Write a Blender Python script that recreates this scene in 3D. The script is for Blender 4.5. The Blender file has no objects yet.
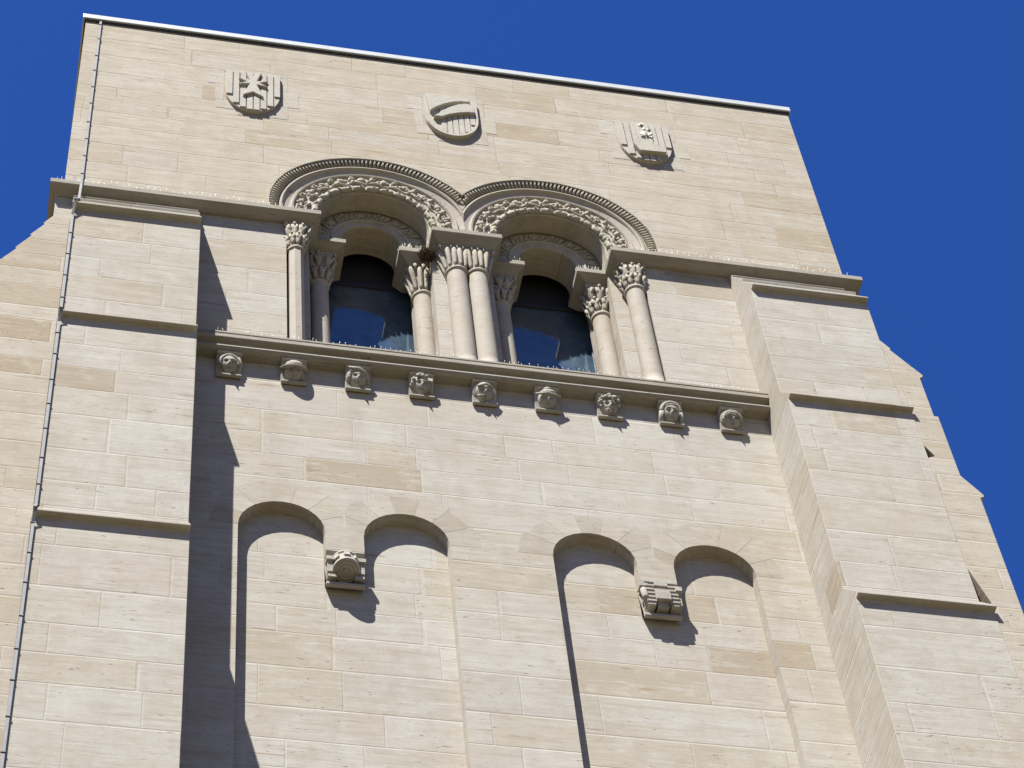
import bpy, math, random
from mathutils import Vector, Matrix
random.seed(7)
PI = math.pi
ZT = 33.665            # height of the tower's top above the ground
scene = bpy.context.scene
C = scene.collection

# ------------------------------------------------------------------ camera
cam_d = bpy.data.cameras.new("camera"); cam = bpy.data.objects.new("camera", cam_d); C.objects.link(cam)
cam_d.sensor_width = 36.0; cam_d.lens = 2556.61 * 36.0 / 1024.0
cam_d.clip_start = 0.1; cam_d.clip_end = 5000
Fv = Vector((0.16781504, 0.54773196, 0.81965103)); Rv = Vector((0.97964599, -0.18555245, -0.07657689)); Uv = Vector((-0.11014464, -0.8158186, 0.56772191))
m = Matrix.Identity(4)
for i in range(3):
    m[i][0] = Rv[i]; m[i][1] = Uv[i]; m[i][2] = -Fv[i]
m[0][3], m[1][3], m[2][3] = -4.61234703, -16.2229018, ZT - 32.0645911
cam.matrix_world = m
scene.camera = cam

# ------------------------------------------------------------------ light
SUNV = Vector((-0.77, -1.0, 2.03)).normalized()        # towards the sun
EL = math.asin(SUNV.z); AZ = math.atan2(SUNV.x, SUNV.y)
w = bpy.data.worlds.new("World"); scene.world = w; w.use_nodes = True
nt = w.node_tree; nt.nodes.clear()
sky = nt.nodes.new('ShaderNodeTexSky'); sky.sky_type = 'NISHITA'; sky.sun_disc = False
sky.sun_elevation = EL; sky.sun_rotation = AZ % (2 * PI)
sky.altitude = 1500; sky.air_density = 1.0; sky.dust_density = 0.1; sky.ozone_density = 3.0
tint = nt.nodes.new('ShaderNodeMixRGB'); tint.blend_type = 'MULTIPLY'; tint.inputs[0].default_value = 1.0
tc = nt.nodes.new('ShaderNodeTexCoord'); sz = nt.nodes.new('ShaderNodeSeparateXYZ'); nt.links.new(tc.outputs['Generated'], sz.inputs[0])
rp = nt.nodes.new('ShaderNodeValToRGB'); nt.links.new(sz.outputs[2], rp.inputs[0])       # unseen low sky dimmed and greyed to cut shadow fill, deep blue overhead
rp.color_ramp.elements[0].position = .30; rp.color_ramp.elements[0].color = (.090, .132, .225, 1)
rp.color_ramp.elements[1].position = .70; rp.color_ramp.elements[1].color = (.116, .248, .53, 1)
nt.links.new(rp.outputs[0], tint.inputs[2])
bg = nt.nodes.new('ShaderNodeBackground'); bg.inputs[1].default_value = 0.15
out = nt.nodes.new('ShaderNodeOutputWorld')
nt.links.new(sky.outputs[0], tint.inputs[1]); nt.links.new(tint.outputs[0], bg.inputs[0]); nt.links.new(bg.outputs[0], out.inputs[0])
sd = bpy.data.lights.new("sun", 'SUN'); sd.energy = 5.0; sd.angle = math.radians(0.53); sd.color = (1.0, 0.972, 0.895)
sun = bpy.data.objects.new("sun", sd); C.objects.link(sun)
sun.rotation_euler = SUNV.to_track_quat('Z', 'Y').to_euler(); sun.location = (-20, -30, 60)
vs = scene.view_settings
vs.view_transform = 'Standard'; vs.look = 'None'; vs.gamma = 1.0; vs.exposure = 1.13; vs.use_curve_mapping = False

# ------------------------------------------------------------------ helpers
class MB:
    """collects faces for one mesh object (coordinates: z measured from the tower's top)"""
    def __init__(s): s.v = []; s.f = []; s.sm = []
    def add(s, vs_, fs_, smooth=False):
        o = len(s.v); s.v += [tuple(p) for p in vs_]
        for f in fs_: s.f.append(tuple(i + o for i in f)); s.sm.append(smooth)
        return s
    def box(s, x0, x1, y0, y1, z0, z1):
        v = [(x0,y0,z0),(x1,y0,z0),(x1,y1,z0),(x0,y1,z0),(x0,y0,z1),(x1,y0,z1),(x1,y1,z1),(x0,y1,z1)]
        return s.add(v, [(0,3,2,1),(4,5,6,7),(0,1,5,4),(1,2,6,5),(2,3,7,6),(3,0,4,7)])
    def obox(s, c, ax, ay, az):
        c = Vector(c); ax, ay, az = Vector(ax), Vector(ay), Vector(az)
        v = [c + i*ax + j*ay + k*az for k in (-1,1) for i,j in ((-1,-1),(1,-1),(1,1),(-1,1))]
        return s.add(v, [(0,3,2,1),(4,5,6,7),(0,1,5,4),(1,2,6,5),(2,3,7,6),(3,0,4,7)])
    def extr(s, poly, fn, a, b):
        """extrude a 2-D polygon between parameters a and b; fn(p, t) -> 3-D point"""
        n = len(poly)
        v = [fn(p, a) for p in poly] + [fn(p, b) for p in poly]
        f = [tuple(range(n)), tuple(range(2*n-1, n-1, -1))] + [(i, n+i, n+(i+1) % n, (i+1) % n) for i in range(n)]
        return s.add(v, f)
    def slab(s, poly, y0, y1):      # polygon in XZ
        return s.extr(poly, lambda p, t: (p[0], t, p[1]), y0, y1)
    def prism(s, poly, z0, z1):     # polygon in XY
        return s.extr(poly, lambda p, t: (p[0], p[1], t), z0, z1)
    def prof(s, poly, x0, x1):      # polygon in YZ
        return s.extr(poly, lambda p, t: (t, p[0], p[1]), x0, x1)
    def loft(s, ringa, ringb, smooth=False):
        n = len(ringa)
        return s.add(list(ringa)+list(ringb), [tuple(range(n)), tuple(range(2*n-1, n-1, -1))]+[(i, n+i, n+(i+1) % n, (i+1) % n) for i in range(n)], smooth)
    def grid(s, P, closed_u=False, smooth=True):
        r, c = len(P), len(P[0]); v = [p for row in P for p in row]; f = []
        for i in range(r-1):
            for j in range(c if closed_u else c-1):
                k = (j+1) % c
                f.append((i*c+j, i*c+k, (i+1)*c+k, (i+1)*c+j))
        return s.add(v, f, smooth)
    def tube(s, pts, rad, n=8, smooth=True, caps=True):
        pts = [Vector(p) for p in pts]
        if not isinstance(rad, (list, tuple)): rad = [rad]*len(pts)
        rows = []; prev = None
        for i, p in enumerate(pts):
            t = (pts[min(i+1, len(pts)-1)] - pts[max(i-1, 0)])
            if t.length < 1e-9: t = Vector((0,0,1))
            t.normalize()
            if prev is None:
                a = Vector((0,0,1)) if abs(t.z) < .9 else Vector((1,0,0))
                nrm = t.cross(a).normalized()
            else:
                nrm = prev - t*prev.dot(t)
                if nrm.length < 1e-6: nrm = t.orthogonal()
                nrm.normalize()
            prev = nrm; b = t.cross(nrm)
            rows.append([p + (nrm*math.cos(2*PI*k/n) + b*math.sin(2*PI*k/n))*rad[i] for k in range(n)])
        o = len(s.v); s.grid(rows, True, smooth)
        if caps:
            s.f.append(tuple(o+i for i in range(n-1, -1, -1))); s.sm.append(False)
            e = o+(len(rows)-1)*n; s.f.append(tuple(e+i for i in range(n))); s.sm.append(False)
        return s
    def ball(s, c, r, nu=10, nv=7, jit=0.0, fn=None):
        if not isinstance(r, (list, tuple)): r = (r, r, r)
        rows = []
        for i in range(nv+1):
            th = PI*i/nv; row = []
            for j in range(nu):
                ph = 2*PI*j/nu
                d = Vector((math.sin(th)*math.cos(ph), math.sin(th)*math.sin(ph), math.cos(th)))
                k = 1 + (random.uniform(-jit, jit) if jit and 0 < i < nv else 0)
                q = Vector((c[0]+d.x*r[0]*k, c[1]+d.y*r[1]*k, c[2]+d.z*r[2]*k))
                if fn: q = fn(q, d)
                row.append(q)
            rows.append(row)
        return s.grid(rows, True, True)
    def lathe(s, cx, cy, prof, n=24, a0=0.0, smooth=True):
        rows = [[(cx+r*math.cos(a0+2*PI*k/n), cy+r*math.sin(a0+2*PI*k/n), z) for k in range(n)] for r, z in prof]
        return s.grid(rows, True, smooth)
    def build(s, name, mat, parent=None, bevel=0.0, label=None, fix=True):
        me = bpy.data.meshes.new(name)
        lo = [min(p[i] for p in s.v) for i in range(3)]; hi = [max(p[i] for p in s.v) for i in range(3)]
        c = [(lo[i]+hi[i])/2 for i in range(3)]
        me.from_pydata([(p[0]-c[0], p[1]-c[1], p[2]-c[2]) for p in s.v], [], s.f)
        me.polygons.foreach_set('use_smooth', s.sm); me.update()
        if fix:
            import bmesh
            b = bmesh.new(); b.from_mesh(me); bmesh.ops.recalc_face_normals(b, faces=b.faces)
            b.to_mesh(me); b.free()
        me.materials.append(mat)
        o = bpy.data.objects.new(name, me); C.objects.link(o)
        wl = Vector((c[0], c[1], c[2]+ZT))
        if parent is not None:
            o.parent = parent; o.location = wl - world_loc(parent)
        else: o.location = wl
        if bevel:
            bv = o.modifiers.new('edge', 'BEVEL'); bv.width = bevel; bv.segments = 2; bv.limit_method = 'ANGLE'; bv.angle_limit = math.radians(40)
        if label: o['label'] = label
        return o
def world_loc(o):
    l = Vector(o.location)
    while o.parent is not None:
        o = o.parent; l = l + Vector(o.location)
    return l
def empty(name, loc, parent=None, label=None, cat=None, group=None, kind=None):
    o = bpy.data.objects.new(name, None); C.objects.link(o); o.empty_display_size = .3
    wl = Vector((loc[0], loc[1], loc[2]+ZT))
    if parent is not None: o.parent = parent; o.location = wl - world_loc(parent)
    else: o.location = wl
    tag(o, label, cat, group, kind); return o
def tag(o, label=None, cat=None, group=None, kind=None):
    for k, v in (('label', label), ('category', cat), ('group', group), ('kind', kind)):
        if v: o[k] = v
    return o

# ------------------------------------------------------------------ materials
class NT:
    def __init__(s, name):
        s.m = bpy.data.materials.new(name); s.m.use_nodes = True; s.t = s.m.node_tree; s.t.nodes.clear()
        s.o = s.t.nodes.new('ShaderNodeOutputMaterial'); s.b = s.t.nodes.new('ShaderNodeBsdfPrincipled')
        s.t.links.new(s.b.outputs[0], s.o.inputs[0])
    def n(s, typ, **kw):
        x = s.t.nodes.new(typ)
        for k, v in kw.items(): setattr(x, k, v)
        return x
    def put(s, sock, v):
        if isinstance(v, bpy.types.NodeSocket): s.t.links.new(v, sock)
        else: sock.default_value = v
    def math(s, op, a, b=None, c=None, clamp=False):
        x = s.n('ShaderNodeMath', operation=op); x.use_clamp = clamp; s.put(x.inputs[0], a)
        if b is not None: s.put(x.inputs[1], b)
        if c is not None: s.put(x.inputs[2], c)
        return x.outputs[0]
    def vec(s, x, y, z=0.0):
        c = s.n('ShaderNodeCombineXYZ')
        for i, v in enumerate((x, y, z)): s.put(c.inputs[i], v)
        return c.outputs[0]
    def noise(s, vec, scale, detail=3.0, rough=.5, dims='3D'):
        x = s.n('ShaderNodeTexNoise', noise_dimensions=dims); x.inputs['Scale'].default_value = scale
        x.inputs['Detail'].default_value = detail; x.inputs['Roughness'].default_value = rough
        s.t.links.new(vec, x.inputs['Vector']); return x.outputs[0]
    def white(s, a, b=0.0, c=0.0):
        x = s.n('ShaderNodeTexWhiteNoise', noise_dimensions='3D'); s.put(x.inputs['Vector'], s.vec(a, b, c)); return x.outputs['Value']
    def ramp(s, fac, stops, interp='LINEAR'):
        x = s.n('ShaderNodeValToRGB'); x.color_ramp.interpolation = interp; e = x.color_ramp.elements
        while len(e) < len(stops): e.new(0.5)
        for i, (p, c) in enumerate(stops):
            e[i].position = p; e[i].color = tuple(c)+(1,) if len(c) == 3 else c
        s.put(x.inputs[0], fac); return x.outputs[0]
    def mix(s, fac, a, b, mode='MIX'):
        x = s.n('ShaderNodeMixRGB', blend_type=mode); s.put(x.inputs[0], fac)
        for i, v in ((1, a), (2, b)):
            if isinstance(v, tuple) and len(v) == 3: v = v+(1,)
            s.put(x.inputs[i], v)
        return x.outputs[0]
    def mr(s, v, a, b, c=0.0, d=1.0, smooth=False):
        x = s.n('ShaderNodeMapRange'); x.clamp = True
        if smooth: x.interpolation_type = 'SMOOTHSTEP'
        s.put(x.inputs[0], v)
        for i, q in enumerate((a, b, c, d)): x.inputs[i+1].default_value = q
        return x.outputs[0]
    def bump(s, h, strength, dist, nrm=None):
        x = s.n('ShaderNodeBump'); x.inputs['Strength'].default_value = strength; x.inputs['Distance'].default_value = dist
        s.t.links.new(h, x.inputs['Height'])
        if nrm is not None: s.t.links.new(nrm, x.inputs['Normal'])
        return x.outputs[0]

STONE = [(0.00, (.420, .345, .250)), (0.04, (.470, .405, .305)), (0.11, (.525, .475, .385)), (0.24, (.555, .520, .450)), (0.38, (.575, .545, .485)),
         (0.50, (.560, .515, .455)), (0.62, (.570, .540, .480)), (0.74, (.550, .510, .430)), (0.84, (.595, .570, .515)), (0.92, (.560, .510, .455)), (1.0, (.535, .510, .455))]
def ashlar(name, warm=0.0, h=.47, wid=1.25, joints=True, shift=0.0, gain=1.0, island=False, rough_pits=1.0, streak=1.0):
    k = NT(name)
    g = k.n('ShaderNodeNewGeometry'); sp = k.n('ShaderNodeSeparateXYZ'); k.t.links.new(g.outputs['Position'], sp.inputs[0])
    sn = k.n('ShaderNodeSeparateXYZ'); k.t.links.new(g.outputs['True Normal'], sn.inputs[0])
    X, Y, Z = sp.outputs
    side = k.math('GREATER_THAN', k.math('ABSOLUTE', sn.outputs[0]), .7)
    flat = k.math('GREATER_THAN', k.math('ABSOLUTE', sn.outputs[2]), .85)
    u = k.math('ADD', k.math('MULTIPLY', X, k.math('SUBTRACT', 1.0, side)), k.math('MULTIPLY', k.math('ADD', Y, 3.7), side))
    v = k.math('ADD', k.math('MULTIPLY', Z, k.math('SUBTRACT', 1.0, flat)), k.math('MULTIPLY', k.math('ADD', Y, 20.0), flat))
    # courses of slightly different heights
    v1 = k.math('ADD', k.math('ADD', v, shift), k.math('MULTIPLY', k.math('SINE', k.math('MULTIPLY', v, 2.6)), .09))
    vr = k.math('DIVIDE', v1, h); row = k.math('FLOOR', vr); fv = k.math('FRACT', vr)
    r1 = k.white(row, 1.3); r2 = k.white(row, 7.7)
    wrow = k.math('MULTIPLY', k.math('ADD', .62, k.math('MULTIPLY', r1, .75)), wid)
    us = k.math('ADD', k.math('DIVIDE', u, wrow), k.math('MULTIPLY', r2, 13.0))
    us = k.math('ADD', us, k.math('MULTIPLY', k.math('SINE', k.math('ADD', k.math('MULTIPLY', us, 2.9), k.math('MULTIPLY', r1, 30.0))), .21))
    col = k.math('FLOOR', us); fu = k.math('FRACT', us)
    if island: cell = g.outputs['Random Per Island']; c2 = k.white(cell, 3.1); 
    else: cell = k.white(col, row, 2.0); c2 = k.white(col, row, 9.0)
    base = k.ramp(cell, STONE)
    # bedding streaks running along every block, different in each
    off = k.math('MULTIPLY', c2, 40.0)
    sv = k.vec(k.math('MULTIPLY', u, .55), k.math('MULTIPLY', v, 7.0), off)
    st = k.noise(sv, 1.6, 5.0, .62)
    sv2 = k.vec(k.math('MULTIPLY', u, 1.1), k.math('MULTIPLY', v, 30.0), off)
    st2 = k.noise(sv2, 1.5, 4.0, .7)
    c = k.mix(k.mr(st, .50, .74, 0, .48*streak), base, (.415, .335, .240))
    c = k.mix(k.mr(st, .46, .30, 0, .60*streak), c, (.620, .595, .550))
    c = k.mix(k.mr(st2, .50, .76, 0, .60*streak), c, (.350, .290, .225))
    # large stains
    big = k.noise(g.outputs['Position'], .55, 4.0, .6)
    c = k.mix(k.mr(big, .50, .74, 0, .30), c, (.400, .315, .205))
    big2 = k.noise(k.vec(k.math('MULTIPLY', u, 3.0), k.math('MULTIPLY', v, .35), 4.0), 1.0, 4.0, .6)
    c = k.mix(k.mr(big2, .52, .72, 0, .32), c, (.40, .36, .30))
    pos = g.outputs['Position']
    mo = k.noise(pos, 3.6, 6.0, .68)
    c = k.mix(k.mr(mo, .50, .72, 0, .55), c, (.430, .375, .290))
    c = k.mix(k.mr(mo, .46, .30, 0, .45), c, (.650, .625, .570))
    blush = k.noise(k.vec(k.math('MULTIPLY', u, .8), k.math('MULTIPLY', v, 2.2), k.math('ADD', off, 21.0)), 1.0, 3.0, .5)
    c = k.mix(k.mr(blush, .52, .68, 0, .30), c, (.550, .490, .405))
    # pits and rusty veins
    pv = k.vec(k.math('MULTIPLY', u, 5.0), k.math('MULTIPLY', v, 17.0), k.math('ADD', off, Y))
    pit = k.mr(k.noise(pv, 1.9, 2.0, .6), .665, .72, 0, 1)
    gate = k.mr(k.noise(pos, 1.3, 2.0, .5), .44, .58, .12, 1)
    pit = k.math('MULTIPLY', k.math('MULTIPLY', pit, gate), .62*rough_pits)
    c = k.mix(pit, c, (.15, .115, .08))
    vein = k.mr(k.noise(k.vec(k.math('MULTIPLY', u, .9), k.math('MULTIPLY', v, 11.0), k.math('ADD', off, 9.0)), 1.2, 3.0, .5), .69, .73, 0, .55)
    c = k.mix(vein, c, (.285, .165, .095))
    dash = k.mr(k.noise(k.vec(k.math('MULTIPLY', u, 3.2), k.math('MULTIPLY', v, 34.0), k.math('ADD', off, 33.0)), 1.4, 3.0, .65), .60, .70, 0, .42*streak)
    c = k.mix(dash, c, (.30, .245, .19))
    pale = k.mr(k.noise(k.vec(k.math('MULTIPLY', u, 2.0), k.math('MULTIPLY', v, 22.0), k.math('ADD', off, 51.0)), 1.4, 3.0, .65), .58, .70, 0, .55*streak)
    c = k.mix(pale, c, (.69, .67, .62))
    fine = k.noise(pos, 38.0, 3.0, .7)
    c = k.mix(k.mr(fine, .3, .7, .0, .16), c, (.30, .26, .21))
    hgt = k.math('SUBTRACT', k.math('MULTIPLY', fine, .25), k.math('MULTIPLY', pit, 1.0))
    if joints:
        wob = k.math('MULTIPLY', k.math('SUBTRACT', k.noise(pos, 7.0, 2.0, .5), .5), .008)
        dv = k.math('MULTIPLY', k.math('MINIMUM', fv, k.math('SUBTRACT', 1.0, fv)), h)
        du = k.math('MULTIPLY', k.math('MINIMUM', fu, k.math('SUBTRACT', 1.0, fu)), wrow)
        d = k.math('ADD', k.math('MINIMUM', dv, du), wob)
        j = k.mr(d, .0055, .0120, 1, 0)
        # pale mortar low down, dark open joints higher up
        hi = k.mr(k.math('ADD', v, k.math('MULTIPLY', k.math('SUBTRACT', k.noise(pos, .8, 2.0, .5), .5), 9.0)), ZT-8.5, ZT-3.2, 0, 1)
        jc = k.mix(hi, (.66, .635, .58), (.25, .215, .175))
        jm = k.math('MULTIPLY', j, k.mr(k.noise(k.vec(k.math('MULTIPLY', u, 1.5), k.math('MULTIPLY', v, 1.5), 3.0), 1.0, 2.0, .5), .42, .66, .03, .36))
        c = k.mix(jm, c, jc)
        hgt = k.math('SUBTRACT', hgt, k.math('MULTIPLY', j, .8))
    # upward-facing weatherings darkened: dirt, and shade painted into the colour of sunlit slopes
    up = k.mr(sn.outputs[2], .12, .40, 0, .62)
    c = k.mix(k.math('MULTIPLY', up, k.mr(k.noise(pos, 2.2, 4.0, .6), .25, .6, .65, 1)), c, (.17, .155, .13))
    if warm: c = k.mix(warm, c, (.98, .86, .66), 'MULTIPLY')
    if island: c = k.mix(1.0, c, k.ramp(k.white(cell, 5.5), [(0, (.86, .84, .80)), (.5, (.97, .96, .94)), (1, (1.03, 1.03, 1.02))]), 'MULTIPLY')
    gq = gain*.72; c = k.mix(1.0, c, (gq, gq, gq), 'MULTIPLY')
    k.put(k.b.inputs['Base Color'], c); k.b.inputs['Roughness'].default_value = .9
    k.b.inputs['Specular IOR Level'].default_value = .25
    k.put(k.b.inputs['Normal'], k.bump(hgt, .55, .006))
    return k.m
def carved(name, base=(.53, .485, .40), dirt=(.23, .19, .145), amt=.5):
    k = NT(name); g = k.n('ShaderNodeNewGeometry'); pos = g.outputs['Position']
    n1 = k.noise(pos, 5.0, 5.0, .65); n2 = k.noise(pos, 33.0, 3.0, .7); n3 = k.noise(pos, 1.4, 3.0, .6)
    c = k.mix(k.mr(n1, .45, .75, 0, amt), base, dirt)
    c = k.mix(k.mr(n3, .5, .7, 0, .4), c, (.50, .48, .44))
    c = k.mix(k.mr(n2, .60, .75, 0, .45), c, (.17, .14, .11))
    c = k.mix(1.0, c, (.72, .72, .72), 'MULTIPLY')
    k.put(k.b.inputs['Base Color'], c); k.b.inputs['Roughness'].default_value = .92; k.b.inputs['Specular IOR Level'].default_value = .2
    k.put(k.b.inputs['Normal'], k.bump(k.math('ADD', n2, k.math('MULTIPLY', n1, .6)), .7, .008))
    return k.m
def plain(name, col, rough=.6, metal=0.0, nz=0.0, spec=.5):
    k = NT(name); g = k.n('ShaderNodeNewGeometry')
    n = k.noise(g.outputs['Position'], 9.0, 4.0, .6)
    c = k.mix(k.mr(n, .35, .7, 0, nz), col, tuple(x*.55 for x in col))
    k.put(k.b.inputs['Base Color'], c); k.b.inputs['Roughness'].default_value = rough; k.b.inputs['Metallic'].default_value = metal
    k.b.inputs['Specular IOR Level'].default_value = spec
    return k.m
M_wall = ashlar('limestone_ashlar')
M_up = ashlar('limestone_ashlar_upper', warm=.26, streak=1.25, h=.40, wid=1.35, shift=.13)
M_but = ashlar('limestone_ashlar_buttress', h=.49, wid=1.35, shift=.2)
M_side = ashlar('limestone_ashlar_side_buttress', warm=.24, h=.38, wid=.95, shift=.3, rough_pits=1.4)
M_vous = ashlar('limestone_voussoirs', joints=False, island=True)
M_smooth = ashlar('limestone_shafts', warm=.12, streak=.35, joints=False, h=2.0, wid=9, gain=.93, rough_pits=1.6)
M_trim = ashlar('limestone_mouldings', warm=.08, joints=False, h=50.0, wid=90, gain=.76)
M_carv = carved('carved_limestone'); M_head = carved('weathered_carved_limestone', (.49, .46, .40), (.21, .18, .145), .5)
M_shield = carved('pale_carved_limestone', (.58, .54, .47), (.38, .34, .28), .45)
M_metal = plain('pale_metal_coping', (.50, .53, .53), .45, 0.0, .25)
M_strap = plain('galvanised_strap', (.17, .175, .19), .6, .2, .5)
M_clip = plain('dark_clip', (.085, .085, .095), .6)
M_spike = plain('bright_bird_spikes', (.60, .585, .55), .35, 0.0, .1)
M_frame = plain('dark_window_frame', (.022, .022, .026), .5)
M_twig = plain('nest_twigs', (.095, .065, .038), .95, 0, .6, .1)
def glass_mat():
    k = NT('dusty_dark_window_glass'); g = k.n('ShaderNodeNewGeometry')
    n = k.noise(g.outputs['Position'], 3.0, 5.0, .65)
    n2 = k.noise(g.outputs['Position'], 14.0, 4.0, .7)
    c = k.mix(k.mr(n, .3, .7), (.036, .061, .094), (.072, .112, .16))
    c = k.mix(k.mr(n2, .5, .8, 0, .4), c, (.11, .15, .20))
    k.put(k.b.inputs['Base Color'], c); k.b.inputs['Roughness'].default_value = .04
    k.b.inputs['Specular IOR Level'].default_value = .5; k.b.inputs['IOR'].default_value = 1.75
    return k.m
M_glass = glass_mat()
def ground_mat():
    k = NT('paving_stone'); tc = k.n('ShaderNodeNewGeometry')
    b = k.n('ShaderNodeTexBrick'); b.inputs['Scale'].default_value = 1.0; k.t.links.new(tc.outputs['Position'], b.inputs['Vector'])
    b.inputs['Color1'].default_value = (.115, .088, .038, 1); b.inputs['Color2'].default_value = (.098, .075, .033, 1); b.inputs['Mortar'].default_value = (.08, .08, .06, 1)
    b.inputs['Mortar Size'].default_value = .012; b.inputs['Brick Width'].default_value = .9; b.inputs['Row Height'].default_value = .6
    n = k.noise(tc.outputs['Position'], .15, 5.0, .6)
    c = k.mix(k.mr(n, .35, .7, 0, .5), b.outputs['Color'], (.06, .055, .02))
    k.put(k.b.inputs['Base Color'], c); k.b.inputs['Roughness'].default_value = .9
    return k.m

# ------------------------------------------------------------------ ground
G = -ZT
gb = MB(); gb.add([(-1500, -1500, G), (1500, -1500, G), (1500, 1500, G), (-1500, 1500, G)], [(0, 1, 2, 3)])
tag(gb.build('ground', ground_mat(), fix=False), kind='structure')

# ------------------------------------------------------------------ the tower
T = empty('bell_tower', (0, 4, G), label='pale limestone bell tower with stepped corner buttresses and paired round arched windows', cat='tower')
CX, ZC, ZA = 1.142, -4.45, -4.66           # window bay centre, arch springing, top of the imposts
def arcpts(cx, r, zb, n=48, clamp=None, zc=None):
    zc = ZC if zc is None else zc
    p = [(cx-r, zb)] + [(cx-r*math.cos(PI*i/n), zc+r*math.sin(PI*i/n)) for i in range(n+1)] + [(cx+r, zb)]
    return p
# upper wall, with the two arch openings along its lower edge
o = [(-5, ZA), (-5, -.04), (5, -.04), (5, ZA)]
lower = []
for c in (CX, -CX): lower += list(reversed(arcpts(c, .73, ZA)))
MB().slab(o+lower, 0, .34).build('upper_wall', M_up, T)
back = MB(); 
back.box(-5, -3.0, .343, 8, ZA, -.04); back.box(3.0, 5, .343, 8, ZA, -.04); back.box(-3.0, 3.0, .343, 8, -2.6, -.04)
back.box(-3.0, 3.0, 2.2, 8, ZA, -2.6)
back.build('tower_body', M_up, T)
# second order of the arches, set back
o = [(-3.0, ZA), (-3.0, -2.6), (3.0, -2.6), (3.0, ZA)]; lower = []
for c in (CX, -CX): lower += list(reversed(arcpts(c, .37, ZA)))
MB().slab(o+lower, .343, .745).build('inner_arch_wall', M_up, T)
# coping
cp = MB(); cp.prism([(-5.045, -.045), (5.045, -.045), (5.045, 8.05), (-5.045, 8.05)], -.035, .08)
cp.build('coping', M_metal, T, bevel=.008)
dr = MB(); dr.prism([(-5.022, -.022), (5.022, -.022), (5.022, 8.03), (-5.022, 8.03)], -.075, -.037)
dr.build('coping_shade_strip', M_frame, T)  # dark strip added in place of the shade beneath the coping
# middle and lower wall: front skin with the blind arcade recesses, and what lies behind it
xA, xB, rW, zS = 2.332, 1.012, .457, -10.949
DEP = .155; PB = -11.225; BOT = G
def recess(sg):
    """outline of one recess, walked from right to left along the bottom edge"""
    a, b = (-xA, -xB) if sg < 0 else (xB, xA)
    R = [(b+rW-.005 + (.035 if sg > 0 else .02), -31.5), (b+rW-.005+(.035 if sg > 0 else .02), -13.1), (b+rW, -12.2)]
    if sg < 0: R = [(b+rW+.03, -31.5), (b+rW, -11.5)]
    R += [(b+rW*math.cos(PI*i/40), zS+rW*math.sin(PI*i/40)) for i in range(41)]
    R += [(b-rW, PB), (a+rW, PB)]
    R += [(a+rW*math.cos(PI*i/40), zS+rW*math.sin(PI*i/40)) for i in range(41)]
    R += [(a-rW, -11.5), (a-rW-.01, -31.5)]
    return R
sk = [(-5.08, ZA-.1), (-2.26, ZA-.1), (-2.26, -7.7), (2.26, -7.7), (2.26, ZA-.1), (5.08, ZA-.1), (5.08, BOT), (3.0, BOT), (3.0, -31.5)]
sk += recess(1) + recess(-1) + [(-3.0, -31.5), (-3.0, BOT), (-5.08, BOT)]
MB().slab(sk, 0, DEP).build('lower_wall', M_wall, T)
bk = [(-5.08, ZA-.1), (-2.26, ZA-.1), (-2.26, -7.7), (2.26, -7.7), (2.26, ZA-.1), (5.08, ZA-.1), (5.08, BOT), (-5.08, BOT)]
MB().slab(bk, DEP, 1.0).build('recess_wall', M_wall, T)
lb = MB(); lb.box(-5.08, -2.26, 1.0, 8.1, G, ZA-.1); lb.box(2.26, 5.08, 1.0, 8.1, G, ZA-.1); lb.box(-2.26, 2.26, 2.2, 8.1, -7.7, ZA-.1); lb.box(-2.26, 2.26, 1.0, 8.1, G, -7.7)
lb.build('tower_shaft', M_wall, T)
# voussoirs of the blind arches, each a block 3 mm proud
for sg in (-1, 1):
    vb = MB()
    for c, inner in ((sg*xA, -sg), (sg*xB, sg)):
        n = 7
        for i in range(n):
            a0, a1 = PI*i/n + .007, PI*(i+1)/n - .007
            ro = .80 + random.uniform(-.05, .05)
            q = []
            for a in (a0, (a0+a1)/2, a1):
                q.append((c+rW*math.cos(a), zS+rW*math.sin(a)))
            for a in (a1, (a0+a1)/2, a0):
                r = ro
                side = (math.cos(a) > 0) == ((sg*(xA+xB)/2 - c) > 0)
                if side and abs(math.cos(a)) > .05: r = min(ro, (.652)/abs(math.cos(a)))
                if c*sg < 1.5 and not side and abs(math.cos(a)) > .05: r = min(r, .99/abs(math.cos(a)))
                q.append((c+r*math.cos(a), zS+r*math.sin(a)))
            vb.slab(q, -.0015, .05)
    vb.slab([(sg*1.672-.2, PB+.003), (sg*1.672+.2, PB+.003), (sg*1.672+.2, -10.93), (sg*1.672, -10.80), (sg*1.672-.2, -10.93)], -.0018, .05)
    vb.build('arch_voussoirs', M_vous, T)

# ------------------------------------------------------------------ piers behind the columns
pm = MB()
for s in (-1, 1):
    e_ = 1.95 if s < 0 else 1.87
    P = [(2.27, .2), (e_, .2), (e_, .62), (1.70, .62), (1.70, .76), (1.80, .76), (1.80, 1.0), (2.27, 1.0)]
    pm.prism([(s*x, y) for x, y in P], -7.72, -4.762)
P = [(-.41, .2), (.35, .2), (.35, .62), (.585, .62), (.585, .76), (.50, .76), (.50, 1.2), (-.50, 1.2), (-.50, .76), (-.585, .76), (-.585, .62), (-.41, .62)]
pm.prism(P, -7.72, -4.762)
pm.build('window_piers', M_wall, T)

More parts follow.
